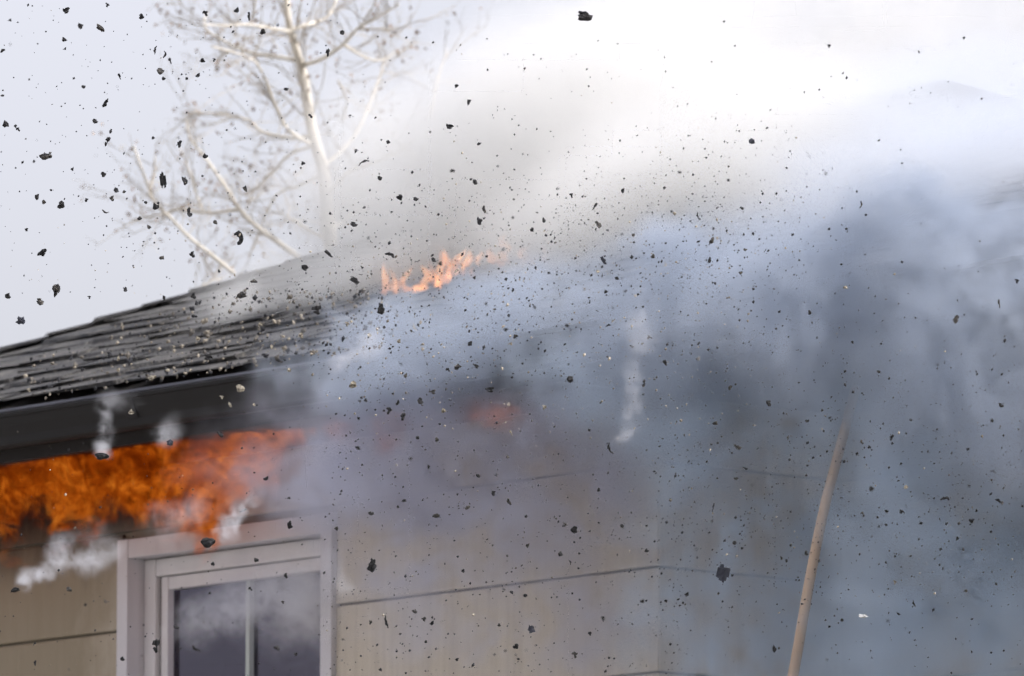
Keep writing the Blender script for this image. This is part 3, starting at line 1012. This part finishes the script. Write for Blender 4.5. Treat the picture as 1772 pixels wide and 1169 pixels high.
# ------------------------------------------------------------------ flying debris
dr = random.Random(21)
def clump(kind, seed, fine=False):
    r = random.Random(seed)
    bm = bmesh.new()
    if kind == 'clump':
        for k in range(r.choice((2, 3, 4, 5))):
            c = Vector((r.uniform(-0.3, 0.3), r.uniform(-0.2, 0.2), r.uniform(-0.3, 0.3)))
            g_ = bmesh.ops.create_icosphere(bm, subdivisions=2 if fine else 1, radius=r.uniform(0.13, 0.30), matrix=Matrix.Translation(c))
            for v_ in g_['verts']:
                v_.co = c + (v_.co - c) * (1 + 1.1 * mnoise.noise(v_.co * 6 + Vector((seed, 0, 0)))) 
    elif kind == 'flake':
        n = 13 if fine else 8
        ring = []
        for k in range(n):
            an = 2 * math.pi * k / n
            ra = 0.5 * r.uniform(0.42, 1.0)
            ring.append(Vector((ra * math.cos(an), 0.25 * ra * math.sin(an * 2 + seed), ra * math.sin(an))))
        top = bm.verts.new((r.uniform(-.1, .1), -0.13, r.uniform(-.1, .1))); bot = bm.verts.new((0, 0.10, 0))
        vs = [bm.verts.new(p) for p in ring]
        for k in range(n):
            bm.faces.new((top, vs[k], vs[(k + 1) % n])); bm.faces.new((bot, vs[(k + 1) % n], vs[k]))
    elif kind == 'strip':
        n = 9 if fine else 6
        pts, rad = [], []
        cv = r.uniform(-0.28, 0.28)
        for k in range(n):
            f_ = k / (n - 1) - 0.5
            pts.append((cv * (f_ * f_ * 4 - 0.5) + r.uniform(-.05, .05), r.uniform(-.04, .04), f_))
            rad.append(r.uniform(0.07, 0.2) * (1.15 - abs(f_) * 1.5))
        tube(bm, pts, rad, 5)
    elif kind == 'curl':
        pts, rad = [], []
        for k in range(9):
            an = -0.5 + 3.4 * k / 8
            pts.append((0.30 * math.sin(an) - 0.05, r.uniform(-.05, .05), 0.36 * math.cos(an) - 0.10 + 0.02 * k))
            rad.append((0.06, 0.11, 0.17, 0.20, 0.18, 0.17, 0.15, 0.12, 0.07)[k] * r.uniform(0.8, 1.2))
        pts = pts[::-1]; rad = rad[::-1]
        tube(bm, pts, rad, 6)
    else:   # plate: two lapped slabs with ragged ends
        n = 7
        for k in range(n):
            x0 = -0.5 + k / n
            mid, hl = 0.10 * math.sin(k * 1.3 + seed) + r.uniform(-.05, .05), 0.42 * (1 - 0.45 * abs(2 * (k + 0.5) / n - 1) ** 2) * r.uniform(0.85, 1.1)
            y0 = r.uniform(-0.05, 0.05)
            box(bm, x0, x0 + 1.12 / n, y0 - 0.07, y0 + 0.07, mid - hl, mid + hl)
    # normalise to a unit bounding box across and up
    xs = [v_.co.x for v_ in bm.verts]; zs = [v_.co.z for v_ in bm.verts]
    cx_, cz_ = (max(xs) + min(xs)) / 2, (max(zs) + min(zs)) / 2
    wx, wz = max(xs) - min(xs), max(zs) - min(zs)
    for v_ in bm.verts:
        v_.co = Vector(((v_.co.x - cx_) / wx, v_.co.y / max(wx, wz), (v_.co.z - cz_) / wz))
    bmesh.ops.recalc_face_normals(bm, faces=bm.faces)
    return bm

POOL = {}
def pool(kind, mat, i, fine=False):
    key = (kind, mat, i, fine)
    if key not in POOL:
        bm = clump(kind, i * 7.3 + 1, fine)
        me = bpy.data.meshes.new('flake')
        bm.to_mesh(me); bm.free()
        me.materials.append(M[mat])
        POOL[key] = me
    return POOL[key]

def hip_y(x):
    return 616 - 0.3035 * x

def zone(x, y, mat, w, h, kind):
    big, small = max(w, h), min(w, h)
    size = 'tiny' if big < 7 else 'small' if big < 10.5 else 'fair-sized'
    tone_ = {'tan': 'pale tan', 'chargrey': 'grey mottled', 'slate': 'blue grey', 'white': 'white'}.get(mat, 'black')
    shape = 'sliver' if big / small > 1.7 else {'clump': 'lump', 'flake': 'flake', 'strip': 'sliver'}.get(kind, 'flake')
    if mat == 'tan':
        if y < 700 - 0.15 * x:
            where = ('over the dark shingles', 'fragments over the shingles')
        else:
            where = ('in the smoke around the eave', 'fragments around the eave')
        return ('%s %s shingle %s flung up %s' % (size, tone_, shape, where[0]), 'fragment', where[1])
    if y < hip_y(x) - 4 and x < 640:
        where = ('in the clear sky, well clear of the tree', 'flakes in the clear sky') if x < 225 else ('in the sky among the tree branches', 'flakes among the branches')
    elif y < 480 - 0.02 * x:
        where = ('in the white smoke above the roof', 'flakes in the white roof smoke') if x > 900 else ('in the smoke between tree and roof flames', 'flakes by the roof flames')
    elif y < 700 - 0.14 * x:
        where = ('over the roof slope above the gutter', 'flakes over the roof slope')
    elif x > 1140 and y < 760:
        where = ('in the pale smoke under the eave by the pole', 'flakes under the eave by the pole')
    elif x > 1467:
        where = ('in the smoke beyond the wooden pole', 'flakes beyond the pole')
    elif x > 1140:
        where = ('before the shaded return wall', 'flakes before the return wall')
    elif 290 < x < 560 and y > 985:
        where = ('in front of the window glass', 'flakes before the window')
    elif x < 640:
        where = ('near the eave fire and window trim', 'flakes near the eave fire')
    elif y < 900:
        where = ('in the lavender smoke below the eave', 'flakes in the lavender smoke')
    else:
        where = ('in front of the beige siding', 'flakes before the siding')
    return ('%s %s charred %s drifting %s' % (size, tone_, shape, where[0]), 'flake', where[1])

N_FL = 0
def flake(x, y, w, h=None, rot=0.0, mat='char', kind=None, label=None, depth=None, cat=None, name=None):
    global N_FL
    h = h or w
    d = depth if depth is not None else (dr.gauss(20.8, 0.25) if dr.random() < 0.8 else dr.uniform(17.5, 22.0))
    ar = max(w, h) / min(w, h)
    if kind is None:
        kind = dr.choice(('clump', 'clump', 'flake')) if ar < 1.9 else dr.choice(('strip', 'clump'))
    if kind == 'strip' and w > h:
        w, h, rot = h, w, rot + 90
    fine = max(w, h) > 15
    me = pool(kind, mat, dr.randint(0, 5), fine)
    if name is None:
        name = 'shingle_fragment' if mat == 'tan' else 'charred_flake'
    o = bpy.data.objects.new(name, me)
    C.objects.link(o)
    k = d / FPX
    o.location = at(x, y, d)
    o.scale = (w * k, min(w, h) * k * 1.1, h * k)
    o.rotation_euler = (dr.uniform(-0.25, 0.25), math.radians(rot), dr.uniform(-0.3, 0.3))
    z = zone(x, y, mat, w, h, kind)
    if label:
        tag(o, label, cat or z[1])
    else:
        tag(o, *z)
    N_FL += 1
    return o

# the larger ones, one by one (pixel, width, height, roll, material, shape, label)
BIG = [
    (1013, 28, 27, 20, 0, 'char', 'clump', 'large black charred chunk high in the white smoke, alone above the roof'),
    (80, 271, 24, 12, -5, 'chargrey', 'clump', 'long crumbly charred flake in the clear sky over the roof hip'),
    (282, 311, 11, 29, -8, 'char', 'plate', 'upright black charred plate beside the thin end branch of the tree'),
    (413, 411, 17, 26, 0, 'char', 'curl', 'curled black charred hook in front of the lower tree branches'),
    (73, 437, 19, 12, -35, 'char', 'clump', 'double black charred flake low in the clear sky over the roof hip'),
    (97, 501, 14, 26, 8, 'chargrey', 'clump', 'tall mottled grey charred chunk just above the roof hip'),
    (70, 522, 13, 13, 0, 'chargrey', 'clump', 'ragged grey chunk close beside the tall mottled chunk above the hip'),
    (35, 554, 18, 15, 0, 'slate', 'flake', 'blue grey ash flake low over the end of the roof hip'),
    (106, 354, 14, 14, 0, 'char', 'clump', None),
    (173, 49, 19, 9, 38, 'chargrey', 'clump', 'slanting crumbly charred flake near the top of the clear sky'),
    (115, 18, 13, 12, 0, 'char', None, None),
    (279, 124, 14, 14, 0, 'chargrey', None, None),
    (419, 510, 19, 13, 0, 'chargrey', 'clump', 'crumbly grey brown chunk over the smoky top of the hip'),
    (439, 486, 14, 8, 0, 'chargrey', None, None),
    (547, 536, 17, 17, 0, 'char', 'clump', 'round black charred lump above the streaked shingles'),
    (660, 534, 13, 20, 10, 'char', 'clump', 'tall black charred lump beside the white jet on the roof'),
    (778, 219, 14, 10, 25, 'char', None, None),
    (675, 440, 18, 8, 22, 'char', 'strip', 'slanting black strip of char beside the roof flames'),
    (1045, 450, 8, 20, -32, 'slate', 'flake', 'slanting grey splinter in the pale smoke over the roof'),
    (847, 674, 16, 10, 0, 'char', 'clump', 'wide black charred lump over the pink glow below the eave'),
    (793, 634, 14, 12, 0, 'chargrey', None, None),
    (611, 665, 15, 13, 0, 'tan', 'clump', 'tan crumbly chunk in the smoke at the end of the clear gutter'),
    (415, 672, 16, 14, 0, 'tan', 'clump', 'tan chunk in front of the dark gutter face'),
    (227, 712, 12, 10, 0, 'tan', 'flake', 'pale tan flake in front of the gutter above the smoking ember'),
    (645, 978, 15, 24, 20, 'char', 'clump', 'tall ragged black flake in front of the siding beside the window'),
    (668, 1076, 6, 24, -14, 'char', 'strip', 'thin bent black sliver in front of the siding'),
    (1251, 992, 22, 31, 14, 'slate', 'plate', 'large blue grey charred plate in front of the return wall'),
    (993, 916, 13, 13, 0, 'char', None, None),
    (1495, 1066, 20, 7, 0, 'white', 'flake', 'white paint scrap floating in the smoke beyond the pole'),
    (1635, 862, 17, 7, 0, 'char', 'strip', 'wide black winged flake in the smoke beyond the pole'),
    (1568, 842, 9, 8, 0, 'tan', 'flake', None),
    (1301, 244, 12, 11, 0, 'slate', 'clump', 'blurred dark grey speck alone in the white smoke beside the hidden ridge'),
    (339, 1123, 6, 19, -58, 'char', 'strip', 'slanting black stick of char in front of the window glass'),
    (919, 1088, 13, 16, -30, 'slate', 'flake', 'soft grey smear of ash in front of the siding'),
    (717, 566, 4, 15, -25, 'white', 'strip', 'white splinter over the streaked shingles'),
    # smoking embers
    (176, 790, 26, 13, 0, 'char', 'clump', 'smoking black ember in front of the fire below the gutter'),
    (27, 1020, 18, 9, -8, 'char', 'clump', 'black ember trailing white smoke in front of the siding'),
    (359, 938, 26, 18, -20, 'char', 'clump', 'black ember trailing bluish smoke above the window trim'),
    (269, 1117, 13, 26, 8, 'char', 'clump', 'tall black ember in front of the window frame'),
    (1055, 776, 8, 22, -20, 'char', 'strip', 'curved black ember hanging under a pale smoke thread'),
    (294, 766, 12, 12, 0, 'slate', 'clump', 'round dark ember with a faint puff in front of the fire'),
]
for b in BIG:
    x, y, w, h, r_, m_, k_, lb = b
    flake(x, y, w, h, r_, m_, k_, lb, depth=20.8 if lb else None, name='ember' if lb and 'ember' in lb else None, cat='ember' if lb and 'ember' in lb else None)

MED = """185 8 8;139 44 10;110 68 11 7;245 28 9;17 35 6;4 87 10 6;113 84 5;268 86 5 15 12;285 94 6 12 10;294 105 5 13 -12;283 136 7;355 23 10;351 104 9;370 103 6;
343 130 10 6;207 132 4 12 -20;145 150 7;4 165 7 4;183 178 7 17 30;9 214 11 13;31 224 7;165 210 10;185 244 7 18 28;192 227 5 8;125 293 6;179 301 9;311 249 8 13;355 269 10;265 238 6;
320 312 9 16;269 356 12;252 350 6;201 329 8 10;215 331 7 5;194 343 8;150 345 7;64 341 8 11;76 349 7;182 366 12 5 25;242 377 9;328 370 9;373 384 9 7;257 392 6 10;46 397 6;281 446 9;333 440 9;
527 462 12;569 439 18 6;524 282 8;425 327 7 11 -30;455 54 10;410 18 10;431 29 5 12;567 91 8 14;592 56 8;496 154 9 6;811 177 6 11 15;790 148 8 5 -30;822 315 7 11;830 383 8 11;720 344 9;692 341 11;
783 295 10 5;829 248 9 5;751 450 10 7 30;762 455 7 9;838 362 6 13 -15;941 381 6 9;921 397 7;1035 388 8 13;1029 357 5 15 25;1078 330 7;615 485 17 9;613 388 13 8;658 308 8;629 280 20 6;615 261 6;
672 245 8;1048 505 6;1068 481 8 6;925 532 5 8;1253 37 4;1490 354 5 13 15;1284 360 5 7;1232 416 7 13 30;1290 432 7 5;1655 552 9 15;1759 486 8;1729 525 4 17 -10;1401 540 6 9 -25;1282 472 6;1130 443 7;
1228 450 6 10;1208 374 5 14 -25;14 511 11;154 514 6;217 501 7;284 514 6 9;335 512 9;359 618 16 11;381 751 7 13 -30;120 1019 11 8 30;148 1046 5;479 1120 12 9 20;433 1019 5 9;305 1085 10 5;502 908 9 15 15;
443 969 9 7;368 975 7;495 996 6 10;489 1042 6;212 1139 9 8;512 1132 7;61 1147 5 9;582 915 8;461 828 10 6;500 862 6;421 883 13 5 -25;728 694 11 10;689 695 5 8;823 633 12 7;892 582 8;775 640 7;748 678 12 9;
702 649 6 10;672 710 10 13;697 721 9 14;814 594 8 10;981 563 8 6;986 656 11;1053 562 10 4;619 774 10 6 25;742 807 5 9;633 692 6;723 757 7;756 760 7;875 570 9 6;827 823 8 6;854 852 8 10;881 868 6 12 -30;
699 866 8 5;689 877 5;642 888 9 7;809 878 10 6;756 892 14 7;1036 847 6;977 907 8 7;913 943 6 9;970 958 9;987 973 4 8;1077 910 7;1119 952 8;802 987 7;641 1077 5 8;748 1078 9 6;734 1071 7;909 1030 7;885 1025 6;
893 1118 10 9;994 1133 10;1021 1096 6;791 1141 7 5;658 1158 6;737 1110 5;1111 1040 8 6;1044 1070 6 10;864 1081 6;1151 628 7 11;1330 698 6 13;1276 773 15 8;1238 732 10 6;1263 670 6 9;1397 728 7;1508 845 10 9;
1680 901 9 6;1543 757 6 11;1271 939 7;1189 1028 8 6;1340 1122 7 13;1672 1022 7;1732 701 9 7;1560 885 9 6;1534 884 7 5;1492 888 6;1690 883 4 6;1504 773 6;1274 828 9 5;1363 757 4 8;1352 965 5 8;1361 970 4 7;
1395 957 6 9;1234 878 3 17 12;1581 1044 4 12;1555 1062 9 3 40;1457 1073 6;1719 815 12 5;1727 865 10 6;1628 950 5;1289 810 11 4;1475 592 5;1122 583 7;1656 932 6;1677 840 6 5;1521 643 6"""
grey = random.Random(8)
for rec in MED.replace('\n', '').split(';'):
    q = [float(t_) for t_ in rec.split()]
    x, y, w = q[:3]
    h = q[3] if len(q) > 3 else w * grey.uniform(0.8, 1.2)
    rot = q[4] if len(q) > 4 else grey.uniform(-40, 40)
    flake(x, y, w * 1.08, h * 1.08, rot, 'chargrey' if grey.random() < 0.3 and y > 300 else 'char')
TAN = """342 585 9;264 653 16 9;383 687 8;767 710 9;942 705 8;884 749 4 12 -20;883 595 9 6;1464 497 8;1548 474 5;1548 1007 7;500 640 7;540 612 6;600 560 9;690 590 7;640 580 8;130 635 6;50 675 7;300 600 6;
205 620 6 9;450 560 8;470 600 6 10;520 580 9;398 700 5 12 -25;1167 369 7;1035 470 7;440 700 6;330 640 7;205 640 8;290 640 8 6"""
for rec in TAN.replace('\n', '').split(';'):
    q = [float(t_) for t_ in rec.split()]
    x, y, w = q[:3]
    flake(x, y, w, q[3] if len(q) > 3 else w * grey.uniform(0.8, 1.2), q[4] if len(q) > 4 else grey.uniform(-40, 40), 'tan', depth=dr.gauss(21.2, 0.3))

def scatter_xy(r):
    u = r.random()
    if u < 0.42:       # thick band blowing up and away from the hole
        t_ = r.random()
        return 560 + 800 * t_ + r.gauss(0, 90), 560 - 150 * t_ + r.gauss(0, 110)
    if u < 0.60:
        return r.uniform(560, 1200), r.uniform(600, 1169)
    if u < 0.84:
        return r.uniform(1140, 1772), r.triangular(480, 1169, 900)
    if u < 0.93:
        return r.uniform(0, 640), r.uniform(0, 520)
    if u < 0.96:
        return r.uniform(0, 600), r.uniform(740, 1169)
    return r.uniform(640, 1772), r.uniform(60, 520)
while N_FL < 296:
    x, y = scatter_xy(grey)
    if 0 < x < 1772 and 0 < y < 1169:
        w = grey.uniform(4, 7)
        flake(x, y, w, w * grey.uniform(0.6, 1.6), grey.uniform(-50, 50), grey.choice(('char', 'char', 'chargrey')))

def speck_cloud(name, n, xy, size, depth, tone, label):
    r = random.Random(n)
    bm = bmesh.new()
    tl = bm.verts.layers.float.new('tone')
    k = 0
    while k < n:
        x, y = xy(r)
        if not (-40 < x < 1812 and -40 < y < 1209):
            continue
        d = depth(r, x, y)
        p = at(x, y, d)
        w = size(r) * d / FPX
        tn = tone(r, x, y)
        an = r.gauss(0.35, 0.5)
        ax = Vector((math.sin(an), 0, math.cos(an))); ay = Vector((math.cos(an), 0, -math.sin(an)))
        L = r.uniform(0.5, 1.1)
        vs = []
        for q in ((0, 0, 1), (1, 0, 0.15), (0.2, 1, 0), (-1, 0, -0.1), (-0.1, -1, 0.1), (0.1, 0, -1)):
            j = r.uniform(0.6, 1.1)
            v_ = bm.verts.new(p + (ay * q[0] * 0.42 + Vector((0, 1, 0)) * q[1] * 0.4 + ax * q[2] * L * 0.6) * w * j)
            v_[tl] = tn
            vs.append(v_)
        for f_ in ((0, 1, 2), (0, 2, 3), (0, 3, 4), (0, 4, 1), (5, 2, 1), (5, 3, 2), (5, 4, 3), (5, 1, 4)):
            bm.faces.new([vs[i] for i in f_])
        k += 1
    tag(mesh_obj(name, bm, M['specks']), label, 'ash', None, 'stuff')

def tone_air(r, x, y):
    warm = 0.30 if (380 < y < 760 and x < 1300) else 0.07
    return r.uniform(0.75, 1.0) if r.random() < warm else r.uniform(0, 0.7)
speck_cloud('ash_specks', 6000, scatter_xy, lambda r: min(8.0, 2.2 + r.expovariate(0.75)), lambda r, x, y: (r.gauss(20.8, 0.28) if r.random() < 0.82 else r.uniform(16.5, 21.6)), tone_air, 'countless fine ash specks blown through the air around the burning house')
def roof_xy(r):
    while True:
        x, y = r.uniform(40, 700), r.uniform(500, 720)
        if hip_y(x) + 8 < y < 700 - 0.15 * x and r.random() < 0.25 + x / 800:
            return x, y
speck_cloud('roof_fragments', 900, roof_xy, lambda r: min(14.0, 3.0 + r.expovariate(0.33)), lambda r, x, y: r.uniform(22.6, 23.8), lambda r, x, y: r.uniform(0.68, 0.93) if r.random() < 0.5 else r.uniform(0, 0.7), 'pale shingle crumbs thrown up just above the dark shingles')

# ------------------------------------------------------------------ thin smoke threads of the embers
thread_m = mat_smoke('ember smoke', (0.93, 0.94, 0.97), 1.0, 0.1)
def thread(label, pts, seed, fine=13.0, d=20.9):
    """pts: (px, py, radius px, density); filled in along a smooth path"""
    r_ = random.Random(seed)
    P = smooth_path(pts, 3) if len(pts) > 2 else pts
    bl = []
    for x, y, r, w in P:
        r = r * r_.uniform(0.85, 1.45)
        bl.append((x + r_.gauss(0, 0.16) * r, y + r_.gauss(0, 0.16) * r, d + r_.gauss(0, 0.006), r * d / FPX, r * d / FPX, r * d / FPX, w * 0.19, 0))
    smoke('smoke_thread', bl, 0.0055, thread_m, fine, 0.07, 0.43, label, seed, 4, keep=0.03, fine=0.5)
thread('short grey smoke puff rising from the ember before the fire',
       [(176, 778, 20, 55), (180, 762, 20, 40), (186, 738, 17, 26), (184, 715, 18, 14), (190, 690, 24, 7), (215, 700, 26, 5)], 3.0)
thread('white smoke trail drawn from the ember before the siding',
       [(36, 1010, 13, 70), (52, 1000, 17, 60), (72, 992, 19, 50), (95, 965, 24, 26), (120, 968, 26, 24), (150, 962, 26, 20), (185, 948, 28, 14), (95, 945, 24, 14), (165, 925, 40, 7)], 5.0)
thread('bluish smoke trail rising from the ember above the window trim',
       [(372, 925, 20, 45), (392, 912, 24, 36), (410, 900, 22, 32), (428, 880, 20, 22), (440, 860, 22, 12), (300, 905, 50, 7), (330, 880, 40, 7)], 7.0)
thread('faint puff round the dark ember before the fire', [(294, 752, 30, 10), (280, 745, 28, 8), (310, 738, 26, 7)], 9.0)
thread('faint wisp beside the tall ember before the window', [(283, 1100, 14, 22), (290, 1070, 15, 12)], 11.0)
thread('pale smoke thread climbing from the curved ember under the eave',
       [(1066, 768, 13, 30), (1078, 752, 18, 24), (1098, 735, 22, 18), (1090, 700, 24, 15), (1104, 668, 24, 14), (1096, 635, 28, 12), (1112, 600, 30, 10), (1106, 560, 36, 7), (1122, 520, 40, 5)], 13.0, 16.0)
thread('white wisp curling off the gutter end', [(575, 628, 20, 30), (595, 618, 24, 26), (620, 605, 26, 18), (648, 592, 28, 12)], 15.0)
thread('white wisp beside the window trim', [(600, 1030, 20, 8), (585, 995, 26, 8), (570, 960, 30, 6)], 17.0)
thread('thin smoke clouds drifting before the window glass', [(330, 1085, 40, 16), (385, 1055, 55, 18), (450, 1040, 60, 18), (520, 1020, 65, 22), (545, 1060, 55, 16), (470, 1110, 45, 10)], 19.0, 9.0, 23.9)
